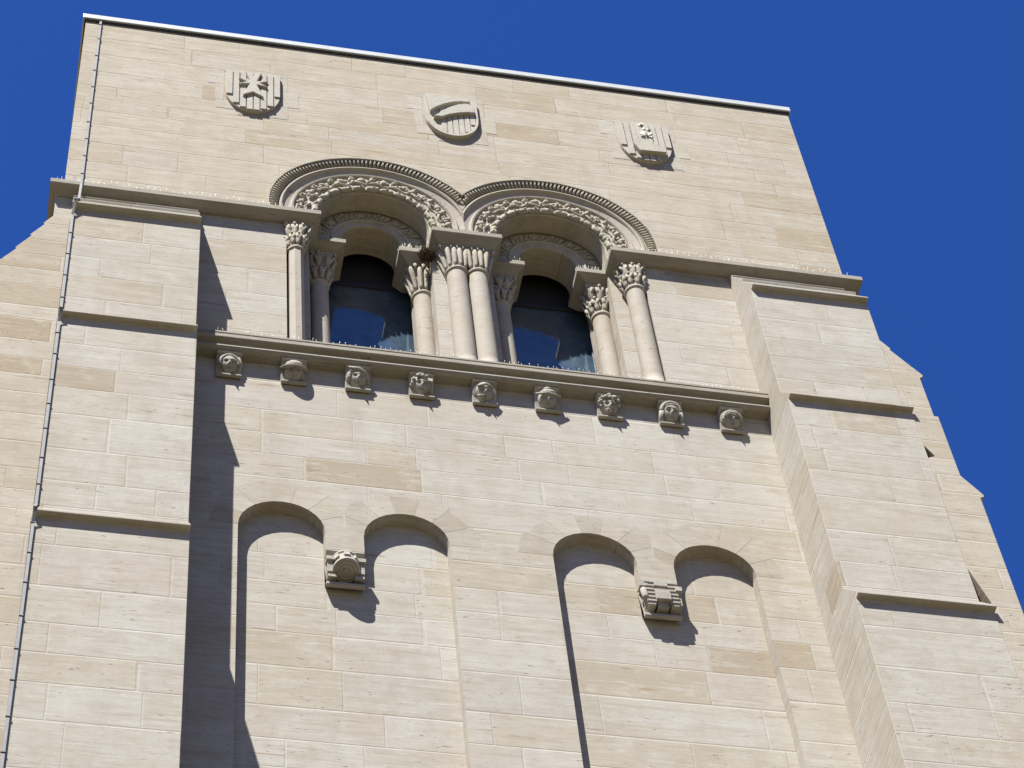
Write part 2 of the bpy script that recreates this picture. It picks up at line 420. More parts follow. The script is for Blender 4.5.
# ------------------------------------------------------------------ front buttresses
prof = [(1.0, -4.76), (0.02, -4.765), (-.13, -4.95), (-.115, -4.985), (-.365, -5.40), (-.35, -5.45), (-.60, -5.875), (-.60, -5.90), (-.52, -5.905),
        (-.52, -8.10), (-.745, -8.43), (-.745, -8.455), (-.67, -8.46), (-.67, -11.87), (-.96, -12.28), (-.96, -12.30), (-.885, -12.305),
        (-.885, -17.0), (-1.2, -18.0), (-1.2, -18.03), (-1.12, -18.035), (-1.12, G), (1.0, G)]
for s in (-1, 1):
    x0, x1 = (-4.865, -3.352) if s < 0 else (3.405, 4.89)
    MB().prof(prof, x0, x1).build('buttress', M_but, T, bevel=.006)
# side buttresses, their front faces nearly flush with the front ones
rs = MB()
rs.slab([(4.893, -6.70), (5.00, -6.87), (4.985, -6.90), (5.30, -7.385), (5.29, -7.41), (5.245, -7.455), (5.25, -8.46), (4.893, -8.46)], -.512, 3.0)
rs.slab([(4.893, -8.46), (5.205, -8.46), (5.21, -9.60), (5.41, -9.93), (5.40, -9.965), (5.355, -9.99), (5.35, -12.0), (5.36, -12.30), (4.893, -12.30), (4.893, -12.0), (5.03, -11.86), (4.893, -11.30), (4.893, -9.32), (4.985, -9.27), (4.893, -9.08)], -.662, 3.2)  # two slots added in the inner edge, deep enough to read as dark shade
rs.slab([(4.893, -12.30), (5.35, -12.30), (5.60, -12.75), (5.60, G), (4.893, G)], -.877, 3.4)
rs.build('side_buttress', M_side, T, bevel=.006)
ls = MB()
ls.slab([(-4.868, -6.118), (-5.07, -6.125), (-5.165, -6.30), (-5.15, -6.325), (-5.295, -6.585), (-5.28, -6.61), (-5.44, -6.90), (-5.425, -6.925), (-5.75, -7.48), (-5.68, -7.55), (-5.68, -8.46), (-4.868, -8.46)], -.512, 3.0)
ls.slab([(-4.868, -8.46), (-5.70, -8.46), (-5.70, -10.0), (-6.0, -10.5), (-6.0, -12.30), (-4.868, -12.30)], -.662, 3.2)
ls.slab([(-4.868, -12.30), (-6.0, -12.30), (-6.3, -12.8), (-6.3, G), (-4.868, G)], -.877, 3.4)
ls.build('side_buttress', M_side, T, bevel=.006)

# ------------------------------------------------------------------ belt cornice and imposts (one course, splayed underneath)
def course(poly, inset, name, ztop=ZA, hf=.09, dz=.13):
    b = MB(); b.prism(poly, ztop-hf, ztop)
    b.loft([(x, y, ztop-hf) for x, y in poly], [(x, y, ztop-hf-dz) for x, y in inset])
    return b.build(name, M_trim, T, bevel=.006)
for s in (-1, 1):
    m_ = lambda L: [(s*x, y) for x, y in L]
    course(m_([(5.166, -.165), (1.843, -.165), (1.843, .203), (1.478, .203), (1.478, .76), (1.9, .76), (1.9, .9), (2.2, .9), (5.166, .9)]),
           m_([(5.07, -.02), (1.955, -.045), (1.955, .315), (1.60, .315), (1.60, .76), (1.9, .76), (1.9, .9), (2.2, .9), (5.07, .9)]), 'cornice', dz=.075)
course([(-.449, -.14), (.449, -.14), (.449, .208), (.806, .208), (.806, .76), (-.806, .76), (-.806, .208), (-.449, .208)],
       [(-.345, -.02), (.345, -.02), (.345, .32), (.69, .32), (.69, .76), (-.69, .76), (-.69, .32), (-.345, .32)], 'impost', dz=.13)
for xa, xb in ((-5.166, -5.0), (5.0, 5.166)):
    sc = MB(); sc.prism([(xa, .9), (xb, .9), (xb, 8.1), (xa, 8.1)], ZA-.09, ZA); sc.build('side_cornice', M_trim, T)

# ------------------------------------------------------------------ carved window arches
def sweep(b, c, prof_, n=72, zb=ZA, s=1, smooth=False, clampx=True):
    """sweep a (radius, y) profile round the arch, stopping at the line where the two hoods meet"""
    rows = []; fl = []
    ths = [None] + [PI*i/n for i in range(n+1)] + ['e']
    for t in ths:
        row = []; fr_ = []
        for r, y in prof_:
            if t is None: x, z = c-r, zb
            elif t == 'e': x, z = c+r, zb
            else: x, z = c-r*math.cos(t), ZC+r*math.sin(t)
            over = clampx and ((x > 0) if s < 0 else (x < 0))
            if over:
                x = 0.0
                if r > CX and t is not None and t != 'e': z = ZC+math.sqrt(r*r-CX*CX)
            row.append((x, y, z)); fr_.append(over)
        rows.append(row); fl.append(fr_)
    V = [p for row in rows for p in row]; m2 = len(prof_); F_ = []
    for i in range(len(rows)-1):
        for j in range(m2-1):
            if fl[i][j] and fl[i][j+1] and fl[i+1][j] and fl[i+1][j+1]: continue
            F_.append((i*m2+j, i*m2+j+1, (i+1)*m2+j+1, (i+1)*m2+j))
    b.add(V, F_, smooth)
def inside(x, s): return (x < -.012) if s < 0 else (x > .012)
def pt(c, r, th, y): return (c-r*math.cos(th), y, ZC+r*math.sin(th))
for s in (-1, 1):
    c = s*CX
    A = empty('window_arch', (c, 0, ZA), T, label=('left' if s < 0 else 'right')+' carved window arch with a toothed hood')
    hb = MB()
    sweep(hb, c, [(1.225, .02), (1.225, -.045), (1.345, -.045), (1.345, -.105), (1.372, -.105), (1.372, .02)], s=s)
    n = 76
    for i in range(n):
        th = PI*(i+.5)/n
        if not inside(c-1.29*math.cos(th), s): continue
        ro = 1.348
        if not inside(c-1.35*math.cos(th), s): ro = 1.30
        hb.tube([pt(c, 1.235, th, -.055), pt(c, ro, th, -.078)], [.017, .021], 6)
    for i in range(4): 
        for sg in (-1, 1):
            x = c+sg*1.29
            if inside(x+sg*.06, s): hb.tube([(x-sg*.055, -.055, ZC-.03-i*.05), (x+sg*.058, -.078, ZC-.03-i*.05)], [.017, .021], 6)
    hb.build('hood_mould', M_carv, A)
    mb = MB()
    sweep(mb, c, [(1.02, .03), (1.02, -.012), (1.035, -.03), (1.055, -.035), (1.07, -.02), (1.078, -.004), (1.09, -.004), (1.155, -.022), (1.165, -.032),
                  (1.168, -.046), (1.185, -.060), (1.205, -.056), (1.216, -.04), (1.219, -.02), (1.224, .02)], s=s)
    mb.build('roll_moulding', M_smooth, A)
    cb = MB()
    sweep(cb, c, [(.70, .30), (.70, .045), (.712, .028), (.80, .030), (.82, .012), (1.018, .010), (1.018, .04)], s=s)
    nk = 21
    for i in range(nk):          # berries and leaf clusters near the rim
        th = PI*(i+.5)/nk; r = .955+random.uniform(-.012, .012)
        if not inside(c-r*math.cos(th)*1.03, s): continue
        if i % 2 == 0:
            cb.ball(pt(c, r, th, -.005), (.048, .045, .048), 9, 6, .10)
            cb.ball(pt(c, r+.02, th, -.035), (.020, .022, .020), 7, 5)
        else:
            cb.ball(pt(c, r, th, .0), (.056, .034, .045), 8, 6, .22)
            for dt in (-.055, .055): cb.ball(pt(c, r-.02, th+dt, .0), (.030, .030, .034), 7, 5, .2)
    P = []                        # vine wandering between them
    for i in range(150):
        th = PI*(i+.5)/150; P.append(pt(c, .865+.020*math.sin(th*21*2/2), th, -.008+.014*math.cos(th*21)))
    cb.tube(P, .020, 7)
    for i in range(29):           # leaves of the vine
        th = PI*(i+.5)/29+random.uniform(-.02, .02); r = .825+.03*(1 if i % 2 else -1)
        a = pt(c, r, th, 0.0); b2 = pt(c, r+.055*(1 if i % 2 else -1), th+.04, .005)
        cb.tube([a, ((a[0]+b2[0])/2, -.028, (a[2]+b2[2])/2), b2], [.012, .026, .006], 6)
    nr = 13
    for i in range(nr):           # lumpy inner roll, one length per voussoir
        t0, t1 = PI*i/nr+.012, PI*(i+1)/nr-.012
        Q = [pt(c, .752+random.uniform(-.006, .006), t0+(t1-t0)*k_/7, .008+random.uniform(-.006, .006)) for k_ in range(8)]
        cb.tube(Q, [.030]+[.043+random.uniform(-.004, .005) for _ in range(6)]+[.030], 8)
    cb.build('carved_foliage_band', M_carv, A)
    ib = MB()
    sweep(ib, c, [(.372, .60), (.372, .352), (.385, .326), (.47, .326), (.476, .305), (.492, .298), (.508, .305), (.514, .330), (.72, .330), (.72, .346)], s=s, clampx=False)
    for i in range(8):
        th = PI*(i+.5)/8
        if i % 2: ib.ball(pt(c, .615, th, .325), (.055, .028, .055), 9, 6, .2)
        for k_ in range(5):
            a = 2*PI*k_/5+i
            ib.ball((c-.615*math.cos(th)+.052*math.cos(a), .325, ZC+.615*math.sin(th)+.052*math.sin(a)), (.026, .022, .026), 7, 5, .2)
        t2 = th+PI/16
        ib.tube([pt(c, .54, t2-.06, .325), pt(c, .61, t2, .308), pt(c, .69, t2+.05, .325)], [.012, .020, .010], 6)
    ib.build('inner_arch_ring', M_carv, A)

# ------------------------------------------------------------------ windows
for s in (-1, 1):
    c = s*CX
    Wn = empty('window', (c, .90, -7.6), T, label=('left' if s < 0 else 'right')+' dark arched window behind the columns')
    fr = MB()
    fr.box(c-.66, c-.60, .86, .94, -7.66, -3.6); fr.box(c+.60, c+.66, .86, .94, -7.66, -3.6)
    fr.box(c-.60, c+.60, .865, .935, -4.66, -4.58); fr.box(c-.60, c+.60, .865, .935, -7.66, -6.72)
    fr.box(c-.60, c+.60, .865, .935, -3.66, -3.6)
    fr.build('window_frame', M_frame, Wn, bevel=.005)
    MB().box(c-.60, c+.60, .895, .91, -6.72, -4.66).build('window_pane', M_glass, Wn)
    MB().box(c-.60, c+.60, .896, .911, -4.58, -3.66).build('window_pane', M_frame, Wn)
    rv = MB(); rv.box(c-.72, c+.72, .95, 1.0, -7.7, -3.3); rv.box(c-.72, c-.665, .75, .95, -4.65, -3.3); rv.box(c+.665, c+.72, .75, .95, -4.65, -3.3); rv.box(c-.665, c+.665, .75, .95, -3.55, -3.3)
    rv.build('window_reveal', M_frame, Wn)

# ------------------------------------------------------------------ columns
def rect_ring(x0, x1, y0, y1, cx, cy, a):
    d = (math.cos(a), math.sin(a)); t = 1e9
    if d[0] > 1e-6: t = min(t, (x1-cx)/d[0])
    if d[0] < -1e-6: t = min(t, (x0-cx)/d[0])
    if d[1] > 1e-6: t = min(t, (y1-cy)/d[1])
    if d[1] < -1e-6: t = min(t, (y0-cy)/d[1])
    return cx+d[0]*t, cy+d[1]*t
def column(cx, cy, r, rect, ztop, zneck, kind, zbase=-7.66, n=28, label=None):
    E = empty('column', (cx, cy, zbase), T, label=label)
    sh = MB()
    if n == 8: sh.lathe(cx, cy, [(r*1.03, zbase), (r, zneck-.02)], 8, PI/8+.12, smooth=False)
    else: sh.lathe(cx, cy, [(r*1.22, zbase), (r*1.24, zbase+.07), (r*1.05, zbase+.12)]+[(r*(1.045-.045*i/8), zbase+.12+(zneck-.02-zbase-.12)*i/8) for i in range(9)], n)
    sh.build('shaft', M_smooth, E)
    rg = MB(); rg.lathe(cx, cy, [(r*.98, zneck-.045), (r*1.12, zneck-.035), (r*1.17, zneck-.01), (r*1.12, zneck+.012), (r*.98, zneck+.02)], n if n > 8 else 20)
    rg.build('neck_ring', M_carv, E)
    cpb = MB(); x0, x1, y0, y1 = rect
    def S(a, v, off=0.0, e=2.1):
        bx, by = cx+r*1.0*math.cos(a), cy+r*1.0*math.sin(a)
        tx, ty = rect_ring(x0, x1, y0, y1, cx, cy, a)
        k_ = v**e
        p = Vector((bx+(tx-bx)*k_, by+(ty-by)*k_, zneck+(ztop-zneck)*v))
        d = Vector((math.cos(a), math.sin(a), -.35*v)).normalized()
        return p+d*off
    na = 40
    cpb.grid([[S(2*PI*j/na, i/8, -.012) for j in range(na)] for i in range(9)], True)
    if kind == 'flutes':
        nf = 12
        for j in range(nf):
            a = 2*PI*(j+.5)/nf
            cpb.tube([S(a, v, .004, 1.5) for v in (.02, .2, .4, .6, .78, .86)], [.018, .026, .031, .035, .034, .022], 7)
            cpb.ball(S(a, .90, -.01, 1.5), (.032, .032, .028), 7, 5)
            a2 = 2*PI*j/nf
            cpb.tube([S(a2, .80, .002, 1.5), S(a2, .97, .012, 1.5)], [.006, .028], 6)
    else:
        lo = 9
        for tier, (v0, v1, nn, w_) in enumerate(((.04, .50, lo, .030), (.36, .90, lo, .034))):
            for j in range(nn):
                a = 2*PI*(j+.5*tier+random.uniform(-.1, .1))/nn
                P = [S(a, v0+(v1-v0)*q, .004+.018*q**2) for q in (0, .25, .5, .75, .92)]
                P.append(S(a, v0+(v1-v0)*.98, .042)); P.append(S(a, v0+(v1-v0)*.86, .056))
                cpb.tube(P, [.014, w_, w_*1.25, w_*1.05, w_*.8, w_*.6, w_*.35], 7)
                for da, sgn in ((-.22, -1), (.22, 1)):
                    Q = [S(a+da*q, v0+(v1-v0)*(.35+.5*q), .012+.03*q) for q in (0, .5, 1.0)]
                    cpb.tube(Q, [.014, .026, .014], 6)
        for j in range(4):        # corner volutes
            a = math.atan2((y1 if j in (0, 1) else y0)-cy, (x1 if j in (0, 3) else x0)-cx)
            ctr = S(a, .86, -.03)
            P = []
            for q in range(15):
                t = q/14*3.6*PI/2; rr = .068-.012*t/1.6
                d = Vector((math.cos(a), math.sin(a), 0))
                P.append(ctr+d*math.cos(t)*rr+Vector((0, 0, math.sin(t)*rr)))
            cpb.tube(P, [.020]*10+[.018, .016, .015, .014, .012], 7)
            cpb.ball(ctr, .024, 8, 6, .2)
        for j in range(40):
            a = random.uniform(0, 2*PI); v = random.uniform(.25, .95)
            cpb.ball(S(a, v, .014), (random.uniform(.012, .030),)*3, 7, 5, .3)
    cpb.build('capital', M_carv, E)
    return E
ZI = -4.835; ZJ = -4.88; NK = -5.36
column(-2.138, .055, .096, (-2.255, -1.95, -.05, .2), ZI, NK, 'leaf', n=8, label='octagonal shaft at the left edge of the left window')
column(2.130, .06, .120, (1.95, 2.255, -.05, .2), ZI, NK, 'leaf', label='outermost shaft at the right edge of the right window')
column(-1.786, .49, .112, (-1.90, -1.60, .31, .62), ZI, NK-.03, 'leaf', label='partly shaded shaft at the left of the left window')
column(1.786, .49, .120, (1.60, 1.90, .31, .62), ZI, NK-.03, 'leaf', label='leaf capital shaft at the right of the right window')
column(-.495, .49, .120, (-.69, -.38, .31, .62), ZJ, NK-.03, 'flutes', label='fluted capital shaft at the right of the left window')
column(.495, .49, .112, (.38, .69, .31, .62), ZJ, NK-.03, 'leaf', label='partly shaded shaft at the left of the right window')
column(-.130, .105, .128, (-.345, .0, -.02, .2), ZJ, NK, 'flutes', label='left one of the twin fluted capital shafts')
column(.132, .105, .128, (.0, .345, -.02, .2), ZJ, NK, 'flutes', label='right one of the twin fluted capital shafts')

# ------------------------------------------------------------------ sill course
sp_ = [(1.0, -7.56), (-.195, -7.655), (-.20, -7.665), (-.20, -7.695), (-.187, -7.697), (-.187, -7.712), (-.20, -7.714), (-.20, -7.775), (-.185, -7.79), (-.13, -7.815), (-.118, -7.84), (-.118, -7.885),
       (-.165, -7.883), (-.168, -7.91), (-.155, -7.935), (-.12, -7.95), (.02, -7.955), (1.0, -7.955)]
MB().prof(sp_, -3.368, 3.403).build('sill_course', M_trim, T, bevel=.004)

# ------------------------------------------------------------------ corbels with carved heads
def headmesh(cx, kind):
    b = MB(); cy, cz = -.055, -8.118; rx, ry, rz = .108, .082, .158
    if kind in (1, 5): cz -= .02
    def fn(q, d):
        # d.y < 0 is the face side
        if d.y < .2:
            X, Z = d.x, d.z
            f = max(0, -d.y)
            nose = math.exp(-((X/.11)**2))*math.exp(-(((Z+.12)/.24)**2)) if Z < .22 else 0
            brow = math.exp(-(((Z-.25)/.09)**2))*math.exp(-((X/.6)**2))
            eye = sum(math.exp(-(((X-sx)/.15)**2)-(((Z-.10)/.10)**2)) for sx in (-.33, .33))
            mouth = math.exp(-((X/.24)**2)-(((Z+.50)/.05)**2))
            lip = math.exp(-((X/.2)**2)-(((Z+.42)/.06)**2))+math.exp(-((X/.2)**2)-(((Z+.58)/.06)**2))
            chin = math.exp(-((X/.25)**2)-(((Z+.80)/.14)**2))
            q.y -= f*(.058*nose+.020*brow-.040*eye-.026*mouth+.014*lip+.018*chin)
        q.x = cx+(q.x-cx)*(1-.16*max(0, -d.z))
        return q
    b.ball((cx, cy, cz), (rx, ry, rz), 40, 30, 0, fn)
    return b, cx, cy, cz
def arcover(b, cx, cy, cz, rx, rz, a0, a1, rad, y=0, n=16):
    b.tube([(cx+rx*math.cos(a0+(a1-a0)*i/n), cy+y, cz+rz*math.sin(a0+(a1-a0)*i/n)) for i in range(n+1)], rad, 8)
HL = ['head in a swept hood', 'head wearing a round helmet with a brim', 'head under a slanting veil', 'curly haired head', 'face framed by a broad cowl',
      'head wearing a peaked cap', 'small head with thick wavy hair', 'woman face with long smooth hair', 'face in a deep rounded hood']
for i in range(9):
    cx = (i-4)*.732
    E = empty('corbel', (cx, 0, -8.0), T, label='corbel carved with '+('an ' if HL[i][0] in 'aeiou' else 'a ')+HL[i])
    k_ = MB()
    k_.prof([(.01, -7.957), (-.135, -7.957), (-.135, -7.982), (-.080, -7.99), (-.020, -8.285), (-.062, -8.30), (-.062, -8.325), (-.02, -8.33), (.01, -8.25)], cx-.145, cx+.145)
    k_.build('corbel_block', M_head, E, bevel=.006)
    b, hx, hy, hz = headmesh(cx, i)
    if i in (0, 2, 8):
        arcover(b, hx, hy, hz, .112, .150, -.5, PI+.5, .030, .005)
        arcover(b, hx, hy, hz-.01, .100, .128, -.2, PI+.2, .020, -.045)
        if i == 0: b.tube([(hx+.09, hy-.02, hz+.10), (hx+.125, hy-.01, hz), (hx+.10, hy, hz-.12)], [.02, .03, .02], 8)
        if i == 2: b.tube([(hx-.11, hy-.05, hz+.13), (hx, hy-.07, hz+.115), (hx+.12, hy-.04, hz+.04)], [.02, .028, .02], 8)
        if i == 8: b.tube([(hx-.09, hy-.07, hz+.02), (hx-.03, hy-.095, hz+.075), (hx+.04, hy-.095, hz+.075), (hx+.09, hy-.07, hz+.01)], [.012, .018, .018, .012], 8)
    elif i == 1:
        b.ball((hx, hy-.005, hz+.085), (.105, .10, .085), 16, 10)
        b.lathe(hx, hy, [(.09, hz+.058), (.15, hz+.052), (.152, hz+.040), (.09, hz+.036)], 24)
        for q in (.07, .095): b.tube([(hx+q, hy-.03, hz+.04), (hx+q+.01, hy-.02, hz-.11)], .014, 6)
    elif i in (3, 6):
        for _ in range(34):
            a = random.uniform(-.5, PI+.5); rr = random.uniform(.9, 1.15)
            b.ball((hx+.105*rr*math.cos(a), hy-random.uniform(-.03, .06), hz+.03+.115*rr*math.sin(a)), random.uniform(.016, .028), 7, 5, .2)
        for q in (-.05, 0, .05): b.ball((hx+q, hy-.07, hz+.115), .026, 7, 5, .2)
        if i == 3:
            for q in (.085, .105): b.tube([(hx+q, hy-.04, hz+.10), (hx+q+.012, hy-.02, hz-.12)], .016, 6)
        if i == 6:
            for _ in range(12): b.ball((hx+random.uniform(-.05, .05), hy-.075, hz-random.uniform(.06, .11)), .014, 6, 4, .2)
    elif i == 4:
        arcover(b, hx, hy, hz, .115, .150, -.6, PI+.6, .028, .01)
        b.tube([(hx-.09, hy-.06, hz+.06), (hx, hy-.105, hz+.085), (hx+.09, hy-.06, hz+.06)], [.016, .020, .016], 8)
        b.ball((hx-.05, hy-.08, hz-.09), (.045, .035, .03), 8, 6, .2)
    elif i == 5:
        b.tube([(hx-.14, hy-.06, hz+.06), (hx, hy-.10, hz+.07), (hx+.14, hy-.06, hz+.055)], [.016, .022, .016], 8)
        b.ball((hx+.01, hy-.01, hz+.10), (.10, .09, .06), 14, 8)
        b.ball((hx, hy-.02, hz+.155), (.045, .05, .04), 10, 7)
    elif i == 7:
        arcover(b, hx, hy, hz+.01, .105, .140, 0, PI, .030, -.03)
        for sg in (-1, 1): b.tube([(hx+sg*.105, hy-.03, hz+.01), (hx+sg*.118, hy-.03, hz-.08), (hx+sg*.108, hy-.02, hz-.20)], [.030, .028, .022], 8)
        b.tube([(hx-.07, hy-.075, hz+.085), (hx, hy-.095, hz+.10), (hx+.07, hy-.075, hz+.085)], .012, 6)
    b.tube([(hx, hy+.03, hz-.10), (hx, hy+.03, hz-.19)], [.05, .075], 10)
    ca, sa = math.cos(.55), math.sin(.55)
    b.v = [(hx+(p[0]-hx)*1.04, hy+(p[1]-hy)*ca-(p[2]-hz)*sa*.62, hz+((p[2]-hz)*ca+(p[1]-hy)*sa)*1.04) for p in b.v]
    b.build('carved_head', M_head, E)

# ------------------------------------------------------------------ the two corbels between the blind arches
def arcade_block(E, cx):
    b = MB()
    b.prof([(.16, PB), (.0, PB), (-.015, PB-.03), (.03, PB-.06), (.125, PB-.10), (.13, PB-.44), (.035, PB-.475), (.035, PB-.515), (.08, PB-.52), (.16, PB-.42)], cx-.2, cx+.2)
    b.build('corbel_block', M_head, E, bevel=.006)
cx = -1.672
E = empty('corbel', (cx, 0, PB), T, label='large corbel carved as a barrel with concentric rings')
arcade_block(E, cx)
b = MB(); a0 = Vector((cx, .085, PB-.075)); ax = Vector((0, -.36, -.93)).normalized()
pr = [(0, .125), (.03, .135), (.04, .146), (.07, .146), (.08, .130), (.22, .124), (.235, .142), (.275, .142), (.285, .122), (.290, .120), (.278, .114), (.286, .097), (.296, .087), (.280, .080), (.292, .057), (.297, .047), (.280, .040), (.300, .0)]
ux = Vector((1, 0, 0)); uy = ax.cross(ux).normalized()
b.grid([[a0+ax*(t*1.12)+(ux*math.cos(2*PI*j/32)+uy*math.sin(2*PI*j/32))*r for j in range(32)] for t, r in pr], True)
fw = ax.cross(ux).normalized()
if fw.y > 0: fw = -fw
for an in (-.85, 0, .85):
    d = (ux*math.sin(an)+fw*math.cos(an))
    b.obox(a0+ax*.15+d*.134, ax*.045, d*.014, d.cross(ax)*.030)
for sg in (-1, 1):
    b.box(cx+sg*.165-.028, cx+sg*.165+.028, -.02, .12, PB-.38, PB-.20)
    b.obox((cx+sg*.165, .0, PB-.19), (.040, 0, 0), (0, .05, 0), (0, 0, .028))
    b.obox((cx+sg*.14, .04, PB-.41), (.05, 0, 0), (0, .05, .02), (0, 0, .02))
b.build('carved_barrel', M_head, E, bevel=.004)
cx = 1.672
E = empty('corbel', (cx, 0, PB), T, label='large corbel carved as a small battlemented gate')
arcade_block(E, cx)
b = MB()
for sg in (-1, 1):
    b.box(cx+sg*.125-.042, cx+sg*.125+.042, -.035, .12, PB-.42, PB-.05)
    for q in range(6): b.box(cx+sg*.125-.052, cx+sg*.125+.052, -.048, .09, PB-.070-q*.062, PB-.040-q*.062)
    b.box(cx+sg*.125-.035, cx+sg*.125+.035, -.045, .05, PB-.05, PB-.015)
b.box(cx-.075, cx+.075, -.045, .10, PB-.115, PB-.03); b.box(cx-.08, cx+.08, -.075, .12, PB-.36, PB-.20)
b.box(cx-.060, cx+.060, -.02, .12, PB-.43, PB-.36)
b.tube([(cx-.190, -.01, PB-.16), (cx-.185, -.03, PB-.32)], .036, 12)
b.obox((cx-.185, .01, PB-.10), (.045, 0, 0), (0, .05, 0), (0, 0, .03)); b.obox((cx+.185, .0, PB-.15), (.036, 0, 0), (0, .06, 0), (0, 0, .035))
b.box(cx+.150, cx+.21, -.02, .12, PB-.38, PB-.20)
b.build('carved_gate', M_head, E, bevel=.004)

# ------------------------------------------------------------------ shields on the upper wall
def heater(cx, w_, zt, zb, grow=0.0):
    w2 = w_/2+grow; z1 = zt-(zt-zb)*.50; L = [(cx-w2, zt+grow), (cx+w2, zt+grow), (cx+w2, z1)]
    for i in range(1, 24):
        a = PI*i/24; L.append((cx+w2*math.cos(a), z1-(z1-zb+grow)*math.sin(a)**.9))
    L.append((cx-w2, z1)); return L
def pales(b, cx, w_, zt, zb, y0, y1, cols, skip=()):
    n = 8; zc = zt-(zt-zb)*.5
    for i in range(n):
        if i in skip: continue
        x0 = cx-w_/2+w_*i/n+.012; x1 = cx-w_/2+w_*(i+1)/n-.004
        xm = max(abs(x0-cx), abs(x1-cx))/(w_/2); zz = zc-(zc-zb)*math.sin(math.acos(min(1, xm)))**.9
        b.box(x0, x1, y0, y1, zz, zt-.02)
ST, SB, SW = -1.03, -2.10, .73
for idx, scx in enumerate((-2.70, 0.0, 2.70)):
    E = empty('shield', (scx, 0, ST), T, label=('carved stone shield bearing a forked cross over stripes', 'carved stone shield bearing a curved horn over stripes', 'carved stone shield bearing a worn figure standing on a block')[idx])
    sb_ = MB()
    # surround of pale blocks, just proud of the wall
    sur = MB()
    for (x0, x1, z0, z1) in ((-.48, .475, -1.0, -.90), (-.60, -.385, -1.37, -1.005), (-.50, -.385, -1.80, -1.375), (-.49, -.20, -2.03, -1.805), (.385, .475, -1.37, -1.005), (.385, .62, -1.80, -1.375), (.20, .475, -2.14, -1.805), (-.195, .195, -2.17, -1.9)):
        sur.box(scx+x0, scx+x1, -.004, .05, z0, z1)
    sur.build('surround', M_vous, E)
    sb_.slab(heater(scx, SW, ST, SB), -.05, .02)
    if idx != 1: pales(sb_, scx, SW, ST, SB, -.070, -.045, 8)
    else:
        # raised border and stripes on the lower right
        ou = heater(scx, SW, ST, SB); inn = heater(scx, SW-.07, ST-.035, SB+.035)
        nn = len(ou)
        for i in range(1, nn-4):
            sb_.add([(ou[i][0], -.070, ou[i][1]), (ou[i+1][0], -.070, ou[i+1][1]), (inn[i+1][0], -.070, inn[i+1][1]), (inn[i][0], -.070, inn[i][1]),
                     (ou[i][0], -.05, ou[i][1]), (ou[i+1][0], -.05, ou[i+1][1]), (inn[i+1][0], -.05, inn[i+1][1]), (inn[i][0], -.05, inn[i][1])],
                    [(0, 1, 2, 3), (0, 4, 5, 1), (3, 2, 6, 7), (0, 3, 7, 4), (1, 5, 6, 2)])
        pales(sb_, scx, SW-.08, ST-.2, SB+.03, -.066, -.045, 8, (0, 1))
    sb_.build('shield_field', M_shield, E)
    ch = MB()
    if idx == 0:
        cz_ = -1.40; Q = []
        for (dx_, dz_, ln, hw) in ((0, 1, .30, .11), (1, 0, .20, .085), (0, -1, .38, .14), (-1, 0, .20, .085)):
            px_, pz_ = dz_, -dx_
            Q += [(scx+dx_*.05-px_*.045-dz_*0, cz_+dz_*.05-pz_*.045), (scx+dx_*ln-px_*hw, cz_+dz_*ln-pz_*hw), (scx+dx_*(ln-.11), cz_+dz_*(ln-.11)), (scx+dx_*ln+px_*hw, cz_+dz_*ln+pz_*hw)]
        ch.slab(Q, -.105, -.04)
        ch.build('cross_charge', M_shield, E, bevel=.01)
    elif idx == 1:
        up = []; lo_ = []
        for i in range(15):
            t = i/14; a = PI*(.98-.62*t)
            up.append((scx+.16-.36*math.cos(PI-a)*-1*-1 if False else scx+.30+.62*math.cos(a), -1.78+.52*math.sin(a)))
            lo_.append((scx+.30+.42*math.cos(a)*1.0, -1.80+.34*math.sin(a)))
        pol = [(scx-.335, -1.50)] + [(scx-.34+.60*t, -1.50+.34*math.sin(min(1, t*1.15)*PI/2)) for t in (.1, .25, .45, .7, 1)] + [(scx+.27, -1.30)]
        # upper band with a concave lower edge, and the horn under it
        top = [(scx-.34, -1.06), (scx+.27, -1.06), (scx+.27, -1.165)] + [(scx+.27-.60*t, -1.165-.42*(t**2.2)) for t in (.2, .4, .6, .8, .95)]
        ch.slab(top, -.105, -.04)
        horn = [(scx+.30, -1.25)] + [(scx+.30-.50*t, -1.22-.40*(t**2.0)) for t in (.2, .4, .6, .8, 1.0)] + [(scx-.26, -1.70), (scx-.14, -1.69)] + [(scx-.10+.42*t, -1.64+.17*math.sin(t*PI/2)) for t in (.15, .4, .7, 1.0)]
        ch.slab(horn, -.115, -.04)
        ch.build('horn_charge', M_shield, E, bevel=.012)
    else:
        ch.slab([(scx-.20, -1.78), (scx+.22, -1.76), (scx+.24, -1.92), (scx-.14, -1.95)], -.135, -.04)
        ch.slab([(scx-.13, -1.12), (scx-.09, -1.76), (scx+.04, -1.76), (scx+.02, -1.45), (scx+.10, -1.40), (scx+.07, -1.15), (scx-.01, -1.24), (scx-.06, -1.08)], -.09, -.04)
        for _ in range(12): ch.ball((scx+random.uniform(-.08, .10), -.085, random.uniform(-1.5, -1.15)), random.uniform(.018, .04), 7, 5, .3)
        ch.box(scx+.06, scx+.10, -.09, -.04, -1.76, -1.36)
        ch.build('figure_charge', M_shield, E, bevel=.008)

